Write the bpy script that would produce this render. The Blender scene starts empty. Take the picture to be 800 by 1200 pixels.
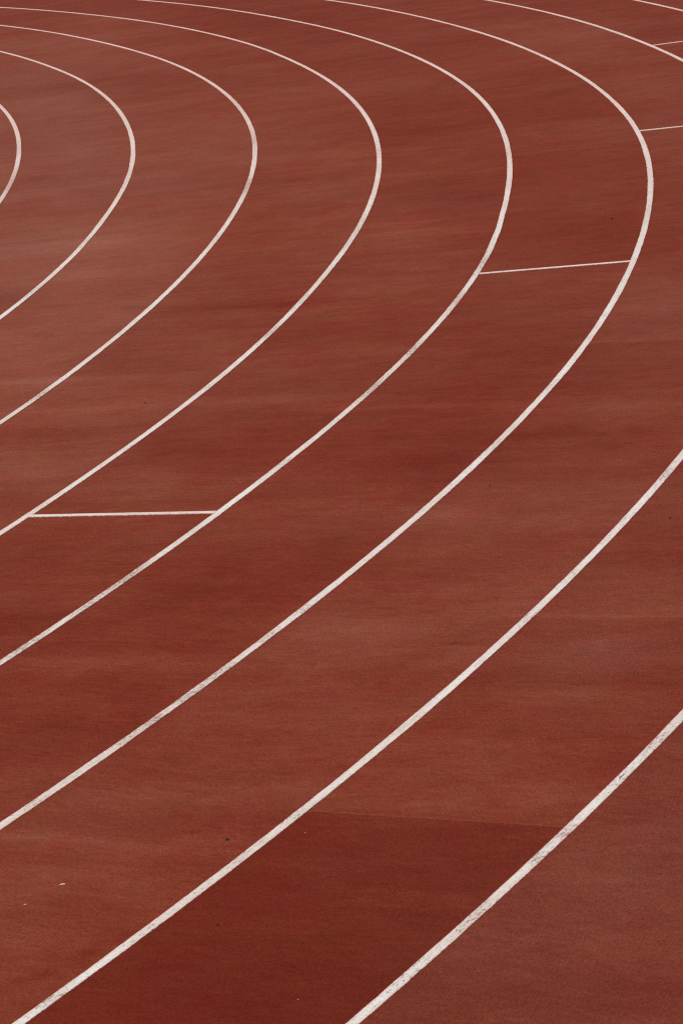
import bpy, bmesh, math, random
from mathutils import Matrix, Vector, noise

F_PX = 3818.62      # focal length in pixels of an 800 px wide frame
TILT = 0.252695; ROLL = -0.113790; CAM_H = 4.5525
CAM_X = 37.8547; CAM_Y = -32.2338
R0 = 34.9616       # radius of the innermost visible lane line
LINE_DRIFT = {0: (-5.0, [0.0235, 0.024, 0.0239, 0.0223, 0.0181, 0.0128, 0.0096, 0.0091, 0.0088, 0.007, 0.0044, 0.0022, 0.0011]), 1: (-14.0, [0.0058, 0.0062, 0.0069, 0.0075, 0.0057, -0.003, -0.0103, -0.0093, -0.006, -0.0054, -0.0083, -0.0127, -0.0173, -0.0207, -0.022, -0.0214, -0.0194, -0.0176, -0.0177, -0.0206, -0.0226, -0.0194, -0.014, -0.0123, -0.0133, -0.0146]), 2: (-20.0, [0.0243, 0.023, 0.0198, 0.0137, 0.0054, -0.0016, -0.0056, -0.008, -0.0101, -0.0108, -0.0083, -0.0043, 0.0001, 0.0049, 0.0097, 0.0133, 0.0149, 0.0142, 0.0127, 0.0116, 0.0106, 0.009, 0.0066, 0.0028, -0.0042, -0.0101, -0.0125, -0.0117, -0.008, -0.0089, -0.0186, -0.0287, -0.034]), 3: (-24.0, [-0.0013, -0.0025, -0.0041, -0.0046, -0.0018, 0.0022, 0.0029, -0.0007, -0.006, -0.0078, -0.0057, -0.0036, -0.003, -0.0031, -0.0032, -0.0037, -0.0051, -0.0072, -0.0094, -0.0112, -0.0131, -0.0151, -0.016, -0.0145, -0.0067, 0.0105, 0.0207, 0.022, 0.0221, 0.0233, 0.0222, 0.0151, 0.0022, -0.0117, -0.0241, -0.0406, -0.0588, -0.0716]), 4: (-27.0, [-0.0202, -0.0213, -0.022, -0.0218, -0.0199, -0.0143, -0.0046, 0.0051, 0.0134, 0.0194, 0.0217, 0.0184, 0.0035, -0.0128, -0.0162, -0.0125, -0.0066, -0.0002, 0.0062, 0.0124, 0.0172, 0.0193, 0.0182, 0.0162, 0.0148, 0.0136, 0.0133, 0.0153, 0.0165, 0.0142, 0.0119, 0.0145, 0.0235, 0.0319, 0.0291, 0.0205, 0.014, 0.0103]), 5: (-30.0, [-0.005, -0.0054, -0.0055, -0.005, -0.0035, -0.0012, 0.0012, 0.0038, 0.0074, 0.0099, 0.0077, 0.0016, -0.0045, -0.0082, -0.0086, -0.005, 0.0012, 0.0077, 0.0122, 0.0133, 0.0103, 0.0058, 0.0017, -0.0037, -0.0099, -0.0118, -0.0114, -0.0111, -0.0102, -0.006, 0.0016, 0.0116, 0.0244, 0.0347, 0.0385, 0.0384]), 6: (-33.0, [0.0103, 0.0114, 0.0131, 0.0148, 0.0151, 0.013, 0.0097, 0.0058, 0.0013, -0.0023, -0.0043, -0.0049, -0.0049, -0.0046, -0.0042, -0.0038, -0.0035, -0.0122, -0.046, -0.046, -0.046, -0.046, -0.046, -0.0459, -0.0456, -0.0447, -0.0418, -0.0357, -0.0253, -0.0124, 0.0002, 0.0117, 0.0198, 0.0232, 0.0241, 0.0242]), 7: (-32.0, [-0.0093, -0.0078, -0.0063, -0.0053, -0.005, -0.0055, -0.0063, -0.0071, -0.0078, -0.0083, -0.0087, -0.009, -0.0092, -0.0093, -0.0094, -0.0095, -0.0096, -0.0223, -0.0223, -0.0223, -0.0223, -0.0223, -0.0223, -0.0223, -0.0223, -0.0222, -0.0221, -0.0219, -0.0211, -0.0197, -0.0177, -0.0163, -0.0155])}
PATCHES = [[35.3192, 0.9257, 0.5743, 0.0413, -0.0095, -0.0932, 0.25, 0.4], [35.5661, -7.8076, 1.1773, 0.0805, -0.159, -0.2697, 0.6, 0.35], [36.327, -5.2954, 1.7422, 0.0614, -0.2655, -0.4029, 0.4, 0.2], [38.313, -7.7371, 1.2719, -0.0493, -0.2907, -0.4607, 0.3, 0.0], [38.9127, -11.2396, 1.4823, -0.0752, -0.0314, -0.4701, -0.5, 0.0], [40.1461, 2.121, 1.8462, -0.1347, -0.59, -1.1835, 0.4, 0.0], [37.1937, -20.672, 2.5712, 0.0537, -3.2395, -14.4049, 0.35, 0.15], [37.7984, -20.1335, 3.7004, -0.0944, -4.1442, -17.4915, 0.3, 0.1], [38.2292, -20.2724, 7.4568, -0.5175, -1.3635, -4.2313, -0.4, 0.0], [37.8105, -18.7677, 4.4603, -0.1502, -3.8231, -10.754, 0.4, 0.2], [38.8543, -18.7907, 5.3608, -0.5636, -1.7018, -4.673, -0.3, 0.0], [38.4148, -21.5291, 2.5371, -0.2344, -1.2564, -4.2918, -0.4, 0.0], [38.6832, -20.4187, 5.0272, -0.5285, -1.149, -3.5658, 0.3, 0.2], [37.3539, -21.453, 1.0924, -0.0033, -0.535, -1.8635, -0.5, 0.0], [34.7013, 7.1005, 1.0817, 0.0849, 0.0144, -0.2962, 0.0, 0.6], [35.3192, 0.9257, 1.4358, 0.1071, 0.013, -0.3136, 0.0, 0.3], [36.0198, 6.3002, 1.8056, 0.0804, -0.0877, -0.739, -0.8, -0.2], [35.5166, -1.0474, 1.7404, 0.1321, 0.7709, -4.3694, 0.7, 0.3], [35.776, -4.377, 1.9406, 0.1407, 0.1277, -3.6575, 0.6, 0.3], [37.8345, -0.7072, 1.3392, -0.0057, -0.455, -1.9258, 0.8, 0.2], [38.6063, -5.6537, 3.1576, -0.0825, 0.0668, -2.0077, 0.8, 0.1], [38.7489, -2.5822, 2.5572, -0.0874, -1.4479, -6.4585, 0.6, 0.0], [38.9602, 0.1238, 1.96, -0.0685, -0.1661, -1.6434, -0.5, 0.0], [39.1826, -4.4028, 2.2615, -0.127, -0.4336, -1.0799, -0.6, 0.0], [41.2944, 6.3486, 1.2392, -0.1122, -0.2406, -0.8166, 0.7, 0.2], [42.1495, 6.2882, 2.4801, -0.2842, -0.5943, -1.2412, -0.8, 0.0], [40.4463, 0.4629, 1.9366, -0.1654, -0.4126, -0.8645, -0.5, 0.0], [40.1665, -6.31, 2.4099, -0.2534, -0.8262, -1.1839, -0.5, 0.0], [41.5305, 1.5693, 2.2548, -0.2412, -0.1327, -1.2489, 0.5, 0.2], [35.3482, -6.6212, 4.8975, 0.4033, -0.5869, -1.6667, -1.0, 0.0], [35.8973, -10.0338, 2.4068, 0.1754, -3.0277, -11.5492, 0.8, 0.2], [36.1917, -11.1376, 1.9635, 0.1201, -3.7652, -12.7169, 0.7, 0.1], [36.4786, -9.5992, 2.358, 0.0972, -0.9903, -2.3854, -0.8, 0.0], [36.0625, -11.847, 2.2715, 0.1322, -1.7307, -3.446, -0.8, 0.0], [35.9292, -12.7309, 4.7373, 0.318, -1.8046, -3.7585, 0.6, 0.2], [35.9505, -13.4267, 3.9218, 0.2683, -1.8675, -4.0229, -0.8, 0.0], [37.3947, -8.0855, 1.5531, 0.0069, -2.8712, -7.2613, -0.8, 0.0], [37.0746, -8.4005, 1.7474, 0.0302, -2.9073, -7.4826, 0.6, 0.0], [37.5155, -9.1167, 2.6984, -0.0009, -0.9977, -2.6253, -0.6, 0.0], [37.6067, -11.595, 2.0033, -0.0091, -1.9046, -5.5733, 0.6, 0.2], [37.2752, -12.8707, 2.1198, 0.0044, -1.8169, -3.6908, -0.5, 0.0], [38.2696, -10.3717, 2.437, -0.0857, -2.8658, -6.9117, 0.6, 0.0], [38.4121, -12.1695, 1.6821, -0.0754, -6.2167, -16.2208, 0.8, 0.1], [38.4303, -13.7632, 2.5005, -0.1235, -1.0502, -2.9614, -0.9, 0.0], [39.9102, -10.9306, 2.1871, -0.2338, -8.0865, -22.1345, 0.9, 0.0], [40.1977, -10.2328, 2.8178, -0.3502, -0.483, -0.8086, 0.3, 0.8], [39.0549, -14.0657, 2.5374, -0.2154, -4.7737, -12.0389, 0.6, 0.1], [39.1732, -13.3191, 3.2574, -0.2855, -3.6771, -8.9069, -0.7, 0.0], [39.4815, -12.8254, 3.1793, -0.3196, -1.2817, -3.0111, 0.3, 0.4], [36.5704, -16.9696, 1.9862, 0.0902, -3.0266, -7.8107, 0.9, 0.2], [36.1795, -16.1303, 2.8346, 0.1867, -1.9935, -4.94, -0.7, 0.0], [37.7486, -16.8382, 3.941, -0.1025, -1.0809, -2.6906, 0.3, 0.2], [37.0597, -16.0153, 3.7545, 0.0556, -1.0298, -2.4828, -0.5, 0.0], [37.1748, -18.7167, 5.3205, 0.0171, -4.4756, -10.8486, 0.5, 0.2], [38.409, -14.9694, 4.2499, -0.2516, -2.4285, -5.3452, 0.7, 0.2], [37.9169, -16.8613, 2.9598, -0.1072, -2.2551, -5.5981, 0.7, 0.2], [38.3334, -17.354, 30.5976, -1.6648, -13.707, -47.3809, -2.2, 0.0], [38.0783, -17.8765, 3.1533, -0.1545, -2.4025, -6.3288, -0.5, 0.0], [39.1034, -17.2081, 2.0131, -0.2278, -13.6624, -30.8134, 0.9, 0.0], [39.2575, -16.7728, 2.617, -0.3052, -0.9613, -2.2962, 0.3, 0.4], [38.9188, -17.7985, 4.1834, -0.4291, -1.7928, -4.6028, 0.0, 0.6], [38.753, -18.2864, 3.2388, -0.3074, -3.7014, -9.8497, 0.4, 0.1], [36.5881, -18.2125, 2.5784, 0.1237, -1.4734, -4.1115, -0.3, 0.0], [36.5035, -19.4244, 2.5251, 0.095, -8.124, -16.3493, 0.8, 0.1], [36.445, -19.628, 4.7133, 0.2329, -4.3832, -10.0967, -0.5, 0.0], [36.8112, -19.0399, 3.8955, 0.1372, -2.0776, -6.0993, 0.4, 0.3], [37.4689, -19.2639, 3.4626, -0.0371, -1.7587, -5.1632, 0.5, 0.1], [38.0743, -19.4169, 2.3246, -0.1496, -2.5241, -5.8188, 0.5, 0.0], [38.564, -19.5314, 5.625, -0.5634, -2.036, -4.6603, 0.5, 0.0], [36.867, -20.6246, 7.2449, 1.5319, 35.2456, -32.8028, -0.8, 0.0], [36.6646, -20.8108, 6.5727, 1.4713, 46.6104, -45.7704, -0.9, 0.0], [36.497, -20.9513, 7.7898, 1.3769, 22.3797, -44.6002, -0.8, 0.0], [38.7193, -21.7704, 3.7407, -0.4506, -1.539, -5.3257, -0.8, -0.3], [37.4468, -21.3247, 5.4041, -0.0579, -4.632, -15.9256, 0.4, 0.0], [37.4476, -21.2459, 2.6845, -0.0287, -0.9204, -3.144, -0.4, -0.3]]
SEAMS = [[6, -27.394, -0.62, 40.0], [5, -28.019, 0.3, 3.0], [6, -23.749, -0.3, 3.0], [5, -15.317, -0.25, 3.0], [2, -12.201, -0.3, 2.5]]
WEAR = [[0, -0.314, 1.787, 1.0], [0, 3.894, 0.852, 0.4], [1, -1.231, 1.644, 0.5], [1, -10.34, 0.412, 0.5], [1, -6.859, 0.392, 0.4], [2, 1.642, 1.654, 0.7], [2, -3.374, 1.031, 1.0], [2, -7.557, 1.243, 0.3], [2, -16.3, 0.283, 0.8], [2, 5.977, 1.492, 0.5], [3, -0.961, 1.076, 0.4], [3, -7.75, 1.043, 0.5], [3, -12.219, 0.584, 0.6], [3, -13.873, 0.428, 0.7], [3, -16.381, 0.178, 0.4], [3, -18.665, 0.153, 0.4], [4, -2.714, 0.967, 0.5], [4, -10.742, 0.87, 0.8], [4, -12.847, 0.549, 0.6], [4, -15.159, 0.378, 0.9], [4, -16.76, 0.515, 0.9], [4, -19.5, 0.242, 0.5], [4, -21.616, 0.16, 0.3], [4, -22.881, 0.394, 1.0], [4, -23.65, 0.265, 0.7], [4, -24.599, 0.376, 0.9], [4, -18.175, 0.201, 0.4], [5, -5.01, 0.856, 0.4], [5, -8.513, 1.106, 0.4], [5, -12.242, 0.44, 0.3], [5, -17.034, 0.24, 0.5], [5, -19.051, 0.283, 0.5], [5, -23.64, 0.12, 0.7], [5, -24.264, 0.21, 0.5], [5, -25.06, 0.197, 0.8], [5, -25.517, 0.173, 0.9], [5, -26.018, 0.126, 1.0], [5, -26.387, 0.178, 0.7], [5, -27.544, 0.109, 0.6], [6, -20.202, 0.208, 0.8], [6, -21.463, 0.111, 0.3], [6, -22.78, 0.081, 0.5], [6, -23.806, 0.187, 0.3], [6, -27.457, 0.134, 0.5], [6, -28.152, 0.107, 0.4], [6, -28.637, 0.148, 0.3], [6, -29.121, 0.143, 0.3], [6, -30.055, 0.132, 0.7], [7, -26.088, 0.248, 0.6], [7, -26.677, 0.135, 0.5], [7, -27.485, 0.093, 0.8], [7, -27.844, 0.079, 0.9], [7, -28.66, 0.197, 0.6], [7, -29.39, 0.208, 0.4]]
DEBRIS = [['pebble', 37.24, -19.707, 0.0138, 'dark brown pebble on the lane just above the second thick white line from the bottom'], ['paper_scrap', 36.582, -20.002, 0.0225, 'long pale paper scrap lying on the red lane near the lower left corner'], ['paper_scrap', 36.444, -20.178, 0.0114, 'short pale paper scrap lying left of and below the longer scrap'], ['seed_husk', 37.21, -20.642, 0.0137, 'dark curled seed husk in the dark lane below the pebble'], ['pebble', 39.585, -15.531, 0.0114, 'small dark pebble near the right edge, between the two outermost lane lines'], ['pebble', 38.705, -14.4, 0.0103, 'tiny dark pebble in mid lane right of the middle of the picture'], ['pebble', 36.647, -11.155, 0.0122, 'tiny dark pebble on the left side between two curved lane lines'], ['pebble', 40.299, -6.169, 0.0178, 'tiny dark pebble just inside the long lane line where it bends back'], ['paper_scrap', 37.56, -19.725, 0.0052, 'tiny pale crumb in the dark lane under the straight surface seam'], ['paper_scrap', 37.504, -21.435, 0.0054, 'tiny pale crumb in the dark lane near the bottom edge of the picture'], ['twig', 38.882, -19.491, 0.0335, 'thin black curved twig lying on the outermost lane line']]

PI = math.pi
PITCH = 1.22
scn = bpy.context.scene
col = scn.collection
random.seed(4)

# ------------------------------------------------------------------ node helpers
class NG:
    def __init__(s, name):
        s.m = bpy.data.materials.new(name); s.m.use_nodes = True
        s.t = s.m.node_tree; s.t.nodes.clear()
        s.out = s.t.nodes.new('ShaderNodeOutputMaterial')
        s.bsdf = s.t.nodes.new('ShaderNodeBsdfPrincipled')
        s.t.links.new(s.bsdf.outputs[0], s.out.inputs[0])
    def n(s, kind): return s.t.nodes.new(kind)
    def put(s, sock, v):
        if isinstance(v, bpy.types.NodeSocket): s.t.links.new(v, sock)
        elif v is not None: sock.default_value = v
    def math(s, op, a, b=None, c=None, clamp=False):
        n = s.n('ShaderNodeMath'); n.operation = op; n.use_clamp = clamp
        s.put(n.inputs[0], a)
        if b is not None: s.put(n.inputs[1], b)
        if c is not None: s.put(n.inputs[2], c)
        return n.outputs[0]
    def vec(s, x, y, z=0.0):
        n = s.n('ShaderNodeCombineXYZ'); s.put(n.inputs[0], x); s.put(n.inputs[1], y); s.put(n.inputs[2], z)
        return n.outputs[0]
    def noise(s, v, scale=1.0, detail=3.0, rough=0.5, dist=0.0):
        n = s.n('ShaderNodeTexNoise'); s.put(n.inputs['Vector'], v)
        n.inputs['Scale'].default_value = scale; n.inputs['Detail'].default_value = detail
        n.inputs['Roughness'].default_value = rough; n.inputs['Distortion'].default_value = dist
        return n.outputs[0]
    def smooth(s, v, a, b, lo=0.0, hi=1.0):
        n = s.n('ShaderNodeMapRange'); n.interpolation_type = 'SMOOTHSTEP'
        s.put(n.inputs[0], v); s.put(n.inputs[1], a); s.put(n.inputs[2], b)
        n.inputs[3].default_value = lo; n.inputs[4].default_value = hi
        return n.outputs[0]
    def mix(s, f, a, b, mode='MIX'):
        n = s.n('ShaderNodeMix'); n.data_type = 'RGBA'; n.blend_type = mode; n.clamp_factor = True
        s.put(n.inputs[0], f)
        s.put(n.inputs[6], a if not isinstance(a, tuple) else (*a, 1)); s.put(n.inputs[7], b if not isinstance(b, tuple) else (*b, 1))
        return n.outputs[2]
    def ramp(s, f, stops):
        n = s.n('ShaderNodeValToRGB'); s.put(n.inputs[0], f)
        e = n.color_ramp.elements
        while len(e) < len(stops): e.new(0.5)
        for el, (p, c) in zip(e, stops): el.position = p; el.color = (*c, 1)
        return n.outputs[0]

def lin(r, g, b, k=1.0):
    f = lambda c: (c/255/12.92 if c/255 <= .04045 else ((c/255+.055)/1.055)**2.4)*k
    return (f(r), f(g), f(b))

def polar(g):
    """world position -> x, y, radius, angle (deg), arc length, lane index"""
    geo = g.n('ShaderNodeNewGeometry')
    sp = g.n('ShaderNodeSeparateXYZ'); g.put(sp.inputs[0], geo.outputs['Position'])
    x, y = sp.outputs[0], sp.outputs[1]
    R = g.math('SQRT', g.math('ADD', g.math('MULTIPLY', x, x), g.math('MULTIPLY', y, y)))
    th = g.math('ARCTAN2', y, x)
    deg = g.math('MULTIPLY', th, 180/PI)
    arc = g.math('MULTIPLY', th, 39.0)
    lane = g.math('FLOOR', g.math('DIVIDE', g.math('SUBTRACT', R, R0), PITCH))
    return geo.outputs['Position'], x, y, R, deg, arc, lane

K = .94   # albedo scale
# ------------------------------------------------------------------ red rubber surface
def rubber_material():
    g = NG('red_rubber')
    P, x, y, R, deg, arc, lane = polar(g)
    seed = g.math('MULTIPLY', lane, 7.31)
    lanetone = g.noise(g.vec(seed, 3.3, 1.7), 1.0, 0)
    # slight bending of the streaks
    warp = g.math('MULTIPLY', g.math('SUBTRACT', g.noise(P, .45, 2), .5), .5)
    arcw = g.math('ADD', arc, warp)
    s1 = g.noise(g.vec(g.math('MULTIPLY', R, .55), g.math('MULTIPLY', arcw, 1.15), seed), 1.0, 4, .6)
    s2 = g.noise(g.vec(g.math('MULTIPLY', R, .8), g.math('MULTIPLY', arcw, 6.5), g.math('MULTIPLY', seed, .6)), 1.0, 3, .55)
    s3 = g.noise(g.vec(g.math('MULTIPLY', R, 3.2), g.math('MULTIPLY', arcw, 20.0), 4.4), 1.0, 3, .6)
    s4 = g.noise(g.vec(g.math('MULTIPLY', R, 13.0), g.math('MULTIPLY', arcw, 32.0), g.math('MULTIPLY', lane, 3.1)), 1.0, 3, .7)
    big = g.noise(P, .33, 3, .5)
    spots = g.noise(P, 2.6, 6, .75)
    grain = g.noise(P, 75.0, 3, .8)
    grain2 = g.noise(P, 26.0, 4, .85)
    # granules combed along the running direction, and the embossed waffle of the rolls
    comb = g.noise(g.vec(g.math('MULTIPLY', R, 135.0), g.math('MULTIPLY', arc, 42.0), 1.0), 1.0, 3, .75)
    comb2 = g.noise(g.vec(g.math('MULTIPLY', R, 30.0), g.math('MULTIPLY', arc, 20.0), 7.0), 1.0, 2, .6)
    la = g.math('SINE', g.math('MULTIPLY', g.math('ADD', g.math('DIVIDE', R, .017), g.math('DIVIDE', arc, .07)), 2*PI))
    lb = g.math('SINE', g.math('MULTIPLY', g.math('SUBTRACT', g.math('DIVIDE', R, .017), g.math('DIVIDE', arc, .07)), 2*PI))
    lat = g.math('MULTIPLY', g.math('ADD', la, lb), g.smooth(g.noise(P, 2.5, 3, .6), .42, .62))
    tone = g.math('MULTIPLY', g.math('SUBTRACT', s1, .5), 1.5)
    def acc(t, v, k, mid=.5): return g.math('ADD', t, g.math('MULTIPLY', g.math('SUBTRACT', v, mid), k))
    tone = acc(tone, s2, .95); tone = acc(tone, s3, .9); tone = acc(tone, s4, 1.9); tone = acc(tone, big, 1.8)
    tone = acc(tone, lanetone, 1.0); tone = acc(tone, spots, 2.2)
    dust = g.math('MULTIPLY', g.math('SUBTRACT', g.noise(P, .5, 4, .6), .48), 2.2)
    # worn, dusty and darker patches, with far haze and corner falloff painted in (per-vertex attributes of the surface mesh)
    at = g.n('ShaderNodeAttribute'); at.attribute_name = 'wear_haze_tone'
    ad = g.n('ShaderNodeAttribute'); ad.attribute_name = 'dust_amount'
    tone = g.math('ADD', tone, at.outputs['Fac']); dust = g.math('ADD', dust, ad.outputs['Fac'])
    # joints between the rolls of rubber: a hard step that fades out clockwise
    for (ln, a0, amp, fade) in SEAMS:
        inl = g.math('COMPARE', lane, float(ln), .1)
        dd = g.math('SUBTRACT', a0, deg)
        st = g.math('GREATER_THAN', dd, 0.0)
        if abs(amp) > .5:   # thin highlight along the joint, painted into the tone
            edge_highlight = g.math('COMPARE', dd, -.009, .009)
            tone = g.math('ADD', tone, g.math('MULTIPLY', g.math('MULTIPLY', inl, edge_highlight), .45))
        fd = g.smooth(dd, 0.0, fade, 1.0, 0.0)
        tone = g.math('ADD', tone, g.math('MULTIPLY', g.math('MULTIPLY', inl, st), g.math('MULTIPLY', fd, amp*1.35)))
    t01 = g.math('ADD', g.math('MULTIPLY', tone, .2), .5, clamp=True)
    c = g.ramp(t01, [(0.0, lin(102, 28, 13)), (.3, lin(117, 40, 23)), (.5, lin(130, 54, 35)), (.72, lin(143, 70, 50)), (1.0, lin(162, 95, 74))])
    dcl = g.math('MINIMUM', g.math('MULTIPLY', dust, .42, clamp=True), .62)
    dc = g.ramp(t01, [(0.1, lin(116, 60, 46)), (.5, lin(137, 79, 64)), (.9, lin(156, 100, 84))])
    c = g.mix(dcl, c, dc)
    gv = 1.0
    for nz, k in ((grain, 1.1), (grain2, .35), (comb, 1.5), (comb2, .15)):
        gv = g.math('ADD', gv, g.math('MULTIPLY', g.math('SUBTRACT', nz, .5), k))
    gv = g.math('ADD', gv, g.math('MULTIPLY', lat, .045))
    vm = g.n('ShaderNodeVectorMath'); vm.operation = 'SCALE'; g.put(vm.inputs[0], c); g.put(vm.inputs[3], gv)
    # hue variation of the rubber: olive-brown soiling, raw red, mauve bloom
    h1 = g.noise(g.vec(g.math('MULTIPLY', R, 3.2), g.math('MULTIPLY', arc, 1.6), 3.0), 1.0, 4, .65)
    h2 = g.noise(g.vec(g.math('MULTIPLY', R, 2.6), g.math('MULTIPLY', arc, 1.3), 8.0), 1.0, 4, .65)
    c = vm.outputs[0]
    c = g.mix(g.smooth(h1, .50, .66, 0, .33), c, (.86, 1.16, .92), 'MULTIPLY')
    c = g.mix(g.smooth(h2, .52, .66, 0, .38), c, (1.08, .78, .78), 'MULTIPLY')
    c = g.mix(g.smooth(h1, .48, .34, 0, .35), c, (1.0, 1.02, 1.3), 'MULTIPLY')
    sc = g.n('ShaderNodeVectorMath'); sc.operation = 'SCALE'; g.put(sc.inputs[0], c); sc.inputs[3].default_value = K
    g.put(g.bsdf.inputs['Base Color'], sc.outputs[0])
    g.bsdf.inputs['Roughness'].default_value = .88
    g.bsdf.inputs['Specular IOR Level'].default_value = .12
    bmp = g.n('ShaderNodeBump'); bmp.inputs['Strength'].default_value = .35; bmp.inputs['Distance'].default_value = .002
    g.put(bmp.inputs['Height'], grain); g.put(g.bsdf.inputs['Normal'], bmp.outputs[0])
    return g.m

def line_material():
    """worn white road paint on rubber; UV.x = metres along, UV.y = 0..1 across"""
    g = NG('worn_white_paint')
    uv = g.n('ShaderNodeUVMap'); uv.uv_map = 'UVMap'
    sp = g.n('ShaderNodeSeparateXYZ'); g.put(sp.inputs[0], uv.outputs[0])
    u, v = sp.outputs[0], sp.outputs[1]
    geo = g.n('ShaderNodeNewGeometry'); P = geo.outputs['Position']
    wob = g.math('MULTIPLY', g.math('SUBTRACT', g.noise(P, 45.0, 4, .7), .5), .26)
    vv = g.math('ADD', v, wob)
    mid = g.math('ABSOLUTE', g.math('SUBTRACT', vv, .5))          # 0 centre .. .5 edge
    aw = g.n('ShaderNodeAttribute'); aw.attribute_name = 'wear'; W_ = aw.outputs['Fac']
    along = g.noise(g.vec(g.math('MULTIPLY', u, 1.1), g.math('MULTIPLY', v, .6), 0.0), 1.0, 4, .6)
    c = g.mix(g.smooth(along, .35, .65), lin(230, 216, 208), lin(240, 236, 233))
    pink = g.smooth(mid, .24, .47)
    c = g.mix(g.math('MULTIPLY', pink, .6), c, lin(234, 190, 178))
    dirt = g.noise(g.vec(g.math('MULTIPLY', u, 7.0), g.math('MULTIPLY', v, 1.2), 2.0), 1.0, 5, .75)
    c = g.mix(g.smooth(dirt, .47, .68, 0, .42), c, lin(186, 172, 160))
    pores = g.noise(P, 120.0, 3, .7)
    c = g.mix(g.smooth(pores, .48, .66, 0, .5), c, lin(172, 158, 150))
    # paint rubbed off by spikes, in stretches
    wear = g.noise(g.vec(g.math('MULTIPLY', u, 30.0), g.math('MULTIPLY', v, 3.4), 5.0), 1.0, 5, .8)
    hole = g.smooth(g.math('ADD', wear, g.math('MULTIPLY', W_, .13)), .55, .67)
    c = g.mix(g.math('MULTIPLY', hole, .72), c, lin(136, 84, 68))
    c = g.mix(g.math('MULTIPLY', W_, .17), c, lin(172, 142, 126))
    sc = g.noise(g.vec(g.math('MULTIPLY', u, 15.0), g.math('MULTIPLY', v, 2.4), 11.0), 1.0, 4, .7)
    c = g.mix(g.smooth(sc, .64, .74, 0, .7), c, lin(84, 66, 62))
    ed = g.smooth(mid, .44, .53)
    c = g.mix(g.math('MULTIPLY', ed, .8), c, lin(140, 70, 54))
    th = g.n('ShaderNodeSeparateXYZ'); g.put(th.inputs[0], P)
    far = g.math('MULTIPLY', g.math('ARCTAN2', th.outputs[1], th.outputs[0]), 180/PI)
    c = g.mix(g.smooth(far, -16.0, 16.0, 0, .48), c, lin(222, 172, 156))      # older, thinner coat round the bend
    k = g.n('ShaderNodeVectorMath'); k.operation = 'SCALE'; g.put(k.inputs[0], c); k.inputs[3].default_value = 1.0
    g.put(g.bsdf.inputs['Base Color'], k.outputs[0])
    g.bsdf.inputs['Roughness'].default_value = .8
    g.bsdf.inputs['Specular IOR Level'].default_value = .25
    return g.m

def plain_material(name, a, b, scale, rough=.9):
    g = NG(name)
    geo = g.n('ShaderNodeNewGeometry')
    c = g.mix(g.noise(geo.outputs['Position'], scale, 5, .6), a, b)
    g.put(g.bsdf.inputs['Base Color'], c); g.bsdf.inputs['Roughness'].default_value = rough
    return g.m

RUBBER = rubber_material(); PAINT = line_material()
GRASS = plain_material('mown_grass', (.03, .06, .015), (.07, .11, .03), 3.0)
STONE = plain_material('dark_stone', (.012, .006, .005), (.04, .02, .015), 200.0, .7)
PAPER = plain_material('pale_paper', (.55, .45, .38), (.75, .66, .58), 150.0, .8)
BARK = plain_material('dark_bark', (.012, .010, .010), (.03, .025, .022), 300.0, .8)

def link(name, me, mat):
    o = bpy.data.objects.new(name, me); me.materials.append(mat); col.objects.link(o); return o
def tag(o, label, cat, group=None):
    o['label'] = label; o['category'] = cat
    if group: o['group'] = group

# ------------------------------------------------------------------ ground and track surface
me = bpy.data.meshes.new('ground'); bm = bmesh.new()
S = 1500
N = 24
ring = [[bm.verts.new((S*(i/N*2-1), S*(j/N*2-1), -0.006)) for j in range(N+1)] for i in range(N+1)]
for i in range(N):
    for j in range(N): bm.faces.new((ring[i][j], ring[i+1][j], ring[i+1][j+1], ring[i][j+1]))
bm.to_mesh(me); bm.free()
o = link('ground', me, GRASS); o['kind'] = 'structure'

STRAIGHT = 84.0
import numpy as np
radii = np.concatenate([[R0-2.6], np.arange(R0-1.6, R0+11.5, .06), [R0+14.5]])
degs = np.concatenate([np.arange(-90, -32, 1.0), np.arange(-32, 36, .05), np.arange(36, 90.01, 1.0)])
rows = [np.stack([np.full_like(radii, -STRAIGHT), -radii], 1)]
rows += [np.stack([radii*math.cos(math.radians(t)), radii*math.sin(math.radians(t))], 1) for t in degs]
rows += [np.stack([np.full_like(radii, -STRAIGHT), radii], 1)]
XY = np.array(rows); nr, nc = XY.shape[:2]; XY = XY.reshape(-1, 2)
co = np.zeros((len(XY), 3)); co[:, :2] = XY
ii, jj = np.meshgrid(np.arange(nr-1), np.arange(nc-1), indexing='ij'); base = (ii*nc+jj).ravel()
quads = np.stack([base, base+1, base+nc+1, base+nc], 1)
me = bpy.data.meshes.new('track_surface'); me.from_pydata(co.tolist(), [], quads.tolist()); me.update()
wt = np.zeros(len(XY)); wd = np.zeros(len(XY))
for (px, py, a, b, c, d, kt, kd) in PATCHES:
    dx = XY[:, 0]-px; dy = XY[:, 1]-py
    e = np.exp(-.7*((a*dx+b*dy)**2 + (c*dx+d*dy)**2))
    wt += kt*.8*e; wd += kd*e
lane_i = np.floor((np.hypot(XY[:, 0], XY[:, 1]) - R0)/PITCH)
LANES = {-1: (.2, .4), 0: (0, .35), 1: (.1, .2), 2: (.1, .05), 3: (0, 0), 4: (-.15, .0), 5: (.05, .15), 6: (0, .1), 7: (-.45, .75), 8: (-.4, .6)}
for q_, (t_, d_) in LANES.items():
    mk = lane_i == q_; wt[mk] += t_; wd[mk] += d_
for nm, v in (('wear_haze_tone', wt), ('dust_amount', wd)):
    at = me.attributes.new(nm, 'FLOAT', 'POINT'); at.data.foreach_set('value', v.astype(np.float32))
o = link('track_surface', me, RUBBER); o['kind'] = 'structure'
if o.data.polygons[0].normal.z < 0: o.data.flip_normals()

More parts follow.
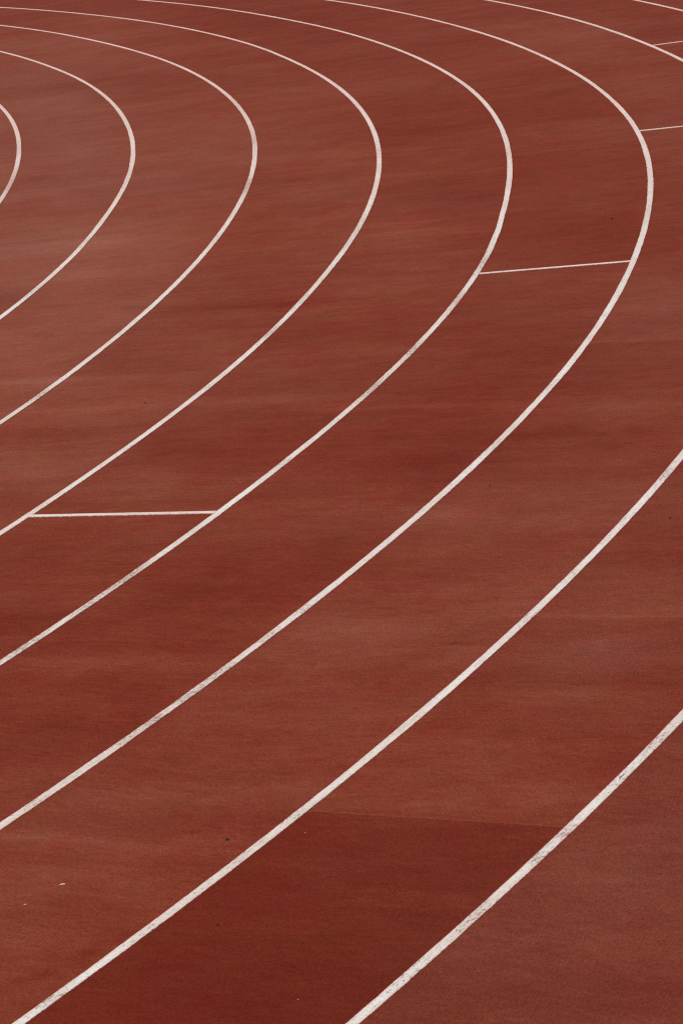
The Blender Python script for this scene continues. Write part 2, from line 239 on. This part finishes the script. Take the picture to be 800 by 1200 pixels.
# ------------------------------------------------------------------ lane lines
WIDTH = .048
def drift(k, deg):
    a0, vals = LINE_DRIFT[k]; t = (deg - a0)/1.5
    if t <= 0: return vals[0]*max(0, 1+t/6)
    if t >= len(vals)-1: return vals[-1]*max(0, 1-(t-len(vals)+1)/6)
    i = int(t); fr = t - i; fr = fr*fr*(3-2*fr)
    return vals[i]*(1-fr) + vals[i+1]*fr
def strip(name, left, right, lens, wear=None):
    """raised band of paint between two edge polylines, 3.5 mm proud of the rubber"""
    me = bpy.data.meshes.new(name); bm = bmesh.new(); uvl = bm.loops.layers.uv.new('UVMap')
    Z = .0035; prev = None
    for (l, r, s) in zip(left, right, lens):
        v = [bm.verts.new((l[0], l[1], .0)), bm.verts.new((l[0], l[1], Z)), bm.verts.new((r[0], r[1], Z)), bm.verts.new((r[0], r[1], .0))]
        uvs = [(s, 0), (s, 0), (s, 1), (s, 1)]
        if prev:
            for i in range(3):
                f = bm.faces.new((prev[0][i], prev[0][i+1], v[i+1], v[i]))
                for lp, uvv in zip(f.loops, (prev[1][i], prev[1][i+1], uvs[i+1], uvs[i])): lp[uvl].uv = uvv
        prev = (v, uvs)
    bm.to_mesh(me); bm.free()
    if me.polygons[1].normal.z < 0: me.flip_normals()
    at = me.attributes.new('wear', 'FLOAT', 'POINT')
    if wear: at.data.foreach_set('value', [q_ for w_ in wear for q_ in (w_,)*4])
    return link(name, me, PAINT)

def lane_line(k, label):
    R = R0 + PITCH*k; L = []; Rt = []; S_ = []
    spans = [w_ for w_ in WEAR if w_[0] == k]; wr = []
    nst = 40
    for i in range(nst):
        x = -STRAIGHT*(1-i/nst); L.append((x, -R+WIDTH/2)); Rt.append((x, -R-WIDTH/2)); S_.append(x)
    n = 2400
    for i in range(n+1):
        dg = -90 + i*.075; th = math.radians(dg); s = R*(th+PI/2)
        r = R + drift(k, dg)
        w = WIDTH + .001 + .005*noise.noise(Vector((s*1.3, k*5.1, 0))) - .007*min(1, max(0, (dg-6)/10))
        e1 = .0025*noise.noise(Vector((s*9, k*3.7, 2))); e2 = .0025*noise.noise(Vector((s*9, k*3.7, 8)))
        a = r - w/2 + e1; b = r + w/2 + e2
        L.append((a*math.cos(th), a*math.sin(th))); Rt.append((b*math.cos(th), b*math.sin(th))); S_.append(s + k*53.7)
        wr.append(sum(p*math.exp(-((dg-c_)/(h_+.02))**2) for (_, c_, h_, p) in spans))
    for i in range(1, nst+1):
        x = -STRAIGHT*i/nst; L.append((x, R-WIDTH/2)); Rt.append((x, R+WIDTH/2)); S_.append(R*PI - x + k*53.7)
    o = strip('lane_line', L, Rt, S_, [0]*nst + wr + [0]*nst)
    tag(o, label, 'lane line', 'curved white lane lines')
    return o
LINE_LABELS = [
 'innermost curved white lane line, the short arc cut off by the left edge',
 'second white lane line from the inside, bending back just right of the short arc',
 'third white lane line from the inside, scuffed grey where it bends back',
 'fourth white lane line from the inside, touched by the lowest cross mark on one side',
 'fifth white lane line from the inside, touched by cross marks on both its sides',
 'sixth white lane line from the inside, its sharpest bend near the right edge',
 'seventh white lane line from the inside, ending at the lower left corner',
 'outermost white lane line, with the smooth dark lane along its inner side at the bottom',
]
for k, lb in enumerate(LINE_LABELS): lane_line(k, lb)

# ------------------------------------------------------------------ staggered cross marks
def cross_mark(k, deg0, deg1, label, width=.05):
    """thin line across the lane between lane line k and k+1"""
    ra = R0 + PITCH*k + drift(k, deg0) + WIDTH/2 + .001
    rb = R0 + PITCH*(k+1) + drift(k+1, deg1) - WIDTH/2 - .001
    L = []; Rt = []; S_ = []
    for i in range(41):
        t = i/40; r = ra + (rb-ra)*t; th = math.radians(deg0 + (deg1-deg0)*t)
        hw = width/2/r
        hw1 = hw*(1+.03*noise.noise(Vector((r*14, k, 1)))); hw2 = hw*(1+.03*noise.noise(Vector((r*14, k, 5))))
        L.append((r*math.cos(th+hw1), r*math.sin(th+hw1))); Rt.append((r*math.cos(th-hw2), r*math.sin(th-hw2))); S_.append(r+k*9)
    o = strip('cross_mark', L, Rt, S_)
    tag(o, label, 'cross mark', 'staggered cross marks')
cross_mark(3, -21.055, -21.041, 'nearly level white cross mark at the left, lowest and boldest of the four')
cross_mark(4, -11.412, -11.368, 'white cross mark spanning a whole lane right of centre, second from the bottom')
cross_mark(5, -2.125, -2.17, 'thin white cross mark starting at the sixth line and running off the right edge')
cross_mark(6, 6.700, 6.715, 'faintest white cross mark in the top right corner, between the two outermost lines')

# ------------------------------------------------------------------ small debris
def pebble(size, label):
    bm = bmesh.new(); bmesh.ops.create_icosphere(bm, subdivisions=2, radius=size/2)
    for v in bm.verts:
        v.co *= 1 + .35*noise.noise(v.co*60/ (size*40) + Vector((size*900, 0, 0)))
        v.co.z *= .75
    zmin = min(v.co.z for v in bm.verts)
    for v in bm.verts: v.co.z -= zmin
    me = bpy.data.meshes.new('pebble'); bm.to_mesh(me); bm.free()
    for p in me.polygons: p.use_smooth = True
    o = link('pebble', me, STONE); tag(o, label, 'pebble', 'loose pebbles on the track'); return o
def paper(size, label):
    bm = bmesh.new(); nx, ny = 8, 4; g_ = []
    for i in range(nx+1):
        row = []
        for j in range(ny+1):
            u = i/nx - .5; v = j/ny - .5
            w = size*.6*(1 - .5*abs(u)*1.2)
            x = u*size + .08*size*noise.noise(Vector((i, j, size*500)))
            y = v*w + .10*size*noise.noise(Vector((i+9, j, size*500)))
            z = .001 + size*.10*(1-4*u*u)*(.6+.4*math.cos(v*3)) * (1+.5*noise.noise(Vector((i*.6, j*.6, size*700))))
            row.append(bm.verts.new((x, y, max(z, .0008))))
        g_.append(row)
    for i in range(nx):
        for j in range(ny): bm.faces.new((g_[i][j], g_[i+1][j], g_[i+1][j+1], g_[i][j+1]))
    me = bpy.data.meshes.new('paper_scrap'); bm.to_mesh(me); bm.free()
    o = link('paper_scrap', me, PAPER); tag(o, label, 'paper scrap', 'pale scraps on the track'); return o
def tube(name, pts, rad, mat):
    bm = bmesh.new(); prev = None
    for i, p in enumerate(pts):
        p = Vector(p); d = (Vector(pts[min(i+1, len(pts)-1)]) - Vector(pts[max(i-1, 0)])).normalized()
        n = d.cross(Vector((0, 0, 1))).normalized(); b = n.cross(d); r = rad(i/(len(pts)-1))
        ring = [bm.verts.new(p + n*r*math.cos(a) + b*r*math.sin(a)) for a in (j*PI/3 for j in range(6))]
        if prev:
            for j in range(6): bm.faces.new((prev[j], prev[(j+1) % 6], ring[(j+1) % 6], ring[j]))
        else: bm.faces.new(ring[::-1])
        prev = ring
    bm.faces.new(prev)
    me = bpy.data.meshes.new(name); bm.to_mesh(me); bm.free()
    for q_ in me.polygons: q_.use_smooth = True
    return link(name, me, mat)
for (kind, x, y, size, label) in DEBRIS:
    if kind == 'pebble': o = pebble(size, label)
    elif kind == 'paper_scrap': o = paper(size, label)
    elif kind == 'seed_husk':
        pts = [((t-.5)*size, .35*size*math.sin(t*2.2), .003 + .004*math.sin(t*PI)) for t in (i/12 for i in range(13))]
        o = tube('seed_husk', pts, lambda t: .0006 + .0026*math.sin(PI*min(1, t*1.15+.02))**.8 if t < .85 else .001, BARK); tag(o, label, 'seed husk')
    else:
        pts = [((t-.5)*size*.85, (t-.5)*size*1.6 - .3*size*(t-.5)**2*4*.5, .0055 + .001*math.sin(t*9)) for t in (i/14 for i in range(15))]
        o = tube('twig', pts, lambda t: .0005 + .0010*math.sin(PI*(.15+.75*t)), BARK); tag(o, label, 'twig')
    o.location = (x, y, 0)

# ------------------------------------------------------------------ light: high thin overcast
SUN_EL = math.radians(48); SUN_AZ = math.radians(205)     # azimuth clockwise from +y
w = bpy.data.worlds.new('World'); scn.world = w; w.use_nodes = True
nt = w.node_tree; nt.nodes.clear()
sky = nt.nodes.new('ShaderNodeTexSky'); sky.sky_type = 'NISHITA'; sky.sun_disc = False
sky.sun_elevation = SUN_EL; sky.sun_rotation = SUN_AZ; sky.dust_density = 4.0; sky.air_density = 1.0
hs = nt.nodes.new('ShaderNodeHueSaturation'); hs.inputs['Saturation'].default_value = .12
bg = nt.nodes.new('ShaderNodeBackground'); bg.inputs[1].default_value = .1
wo = nt.nodes.new('ShaderNodeOutputWorld')
nt.links.new(sky.outputs[0], hs.inputs['Color']); nt.links.new(hs.outputs[0], bg.inputs[0]); nt.links.new(bg.outputs[0], wo.inputs[0])
ld = bpy.data.lights.new('sun', 'SUN'); ld.energy = 1.75; ld.angle = math.radians(14); ld.color = (1, .96, .91)
sun = bpy.data.objects.new('sun', ld); col.objects.link(sun)
d = Vector((math.sin(SUN_AZ)*math.cos(SUN_EL), math.cos(SUN_AZ)*math.cos(SUN_EL), math.sin(SUN_EL)))
sun.rotation_euler = d.to_track_quat('Z', 'Y').to_euler(); sun.location = d*60

# ------------------------------------------------------------------ camera: long lens from the stand
cd = bpy.data.cameras.new('camera'); cam = bpy.data.objects.new('camera', cd); col.objects.link(cam); scn.camera = cam
cd.sensor_fit = 'HORIZONTAL'; cd.sensor_width = 36; cd.lens = F_PX/800*36; cd.clip_start = .5; cd.clip_end = 5000
ct, st = math.cos(TILT), math.sin(TILT); c, s = math.cos(ROLL), math.sin(ROLL)
right0 = Vector((1, 0, 0)); up0 = Vector((0, st, ct)); fwd = Vector((0, ct, -st))
right = right0*c + up0*s; up = right0*(-s) + up0*c
m = Matrix((( right.x, up.x, -fwd.x, CAM_X), (right.y, up.y, -fwd.y, CAM_Y), (right.z, up.z, -fwd.z, CAM_H), (0, 0, 0, 1)))
cam.matrix_world = m

scn.render.engine = 'CYCLES'
scn.cycles.use_denoising = False      # the flat rubber needs its fine grain
scn.cycles.pixel_filter_type = 'BLACKMAN_HARRIS'; scn.cycles.filter_width = 1.2
scn.view_settings.view_transform = 'Standard'; scn.view_settings.look = 'None'; scn.view_settings.exposure = 0
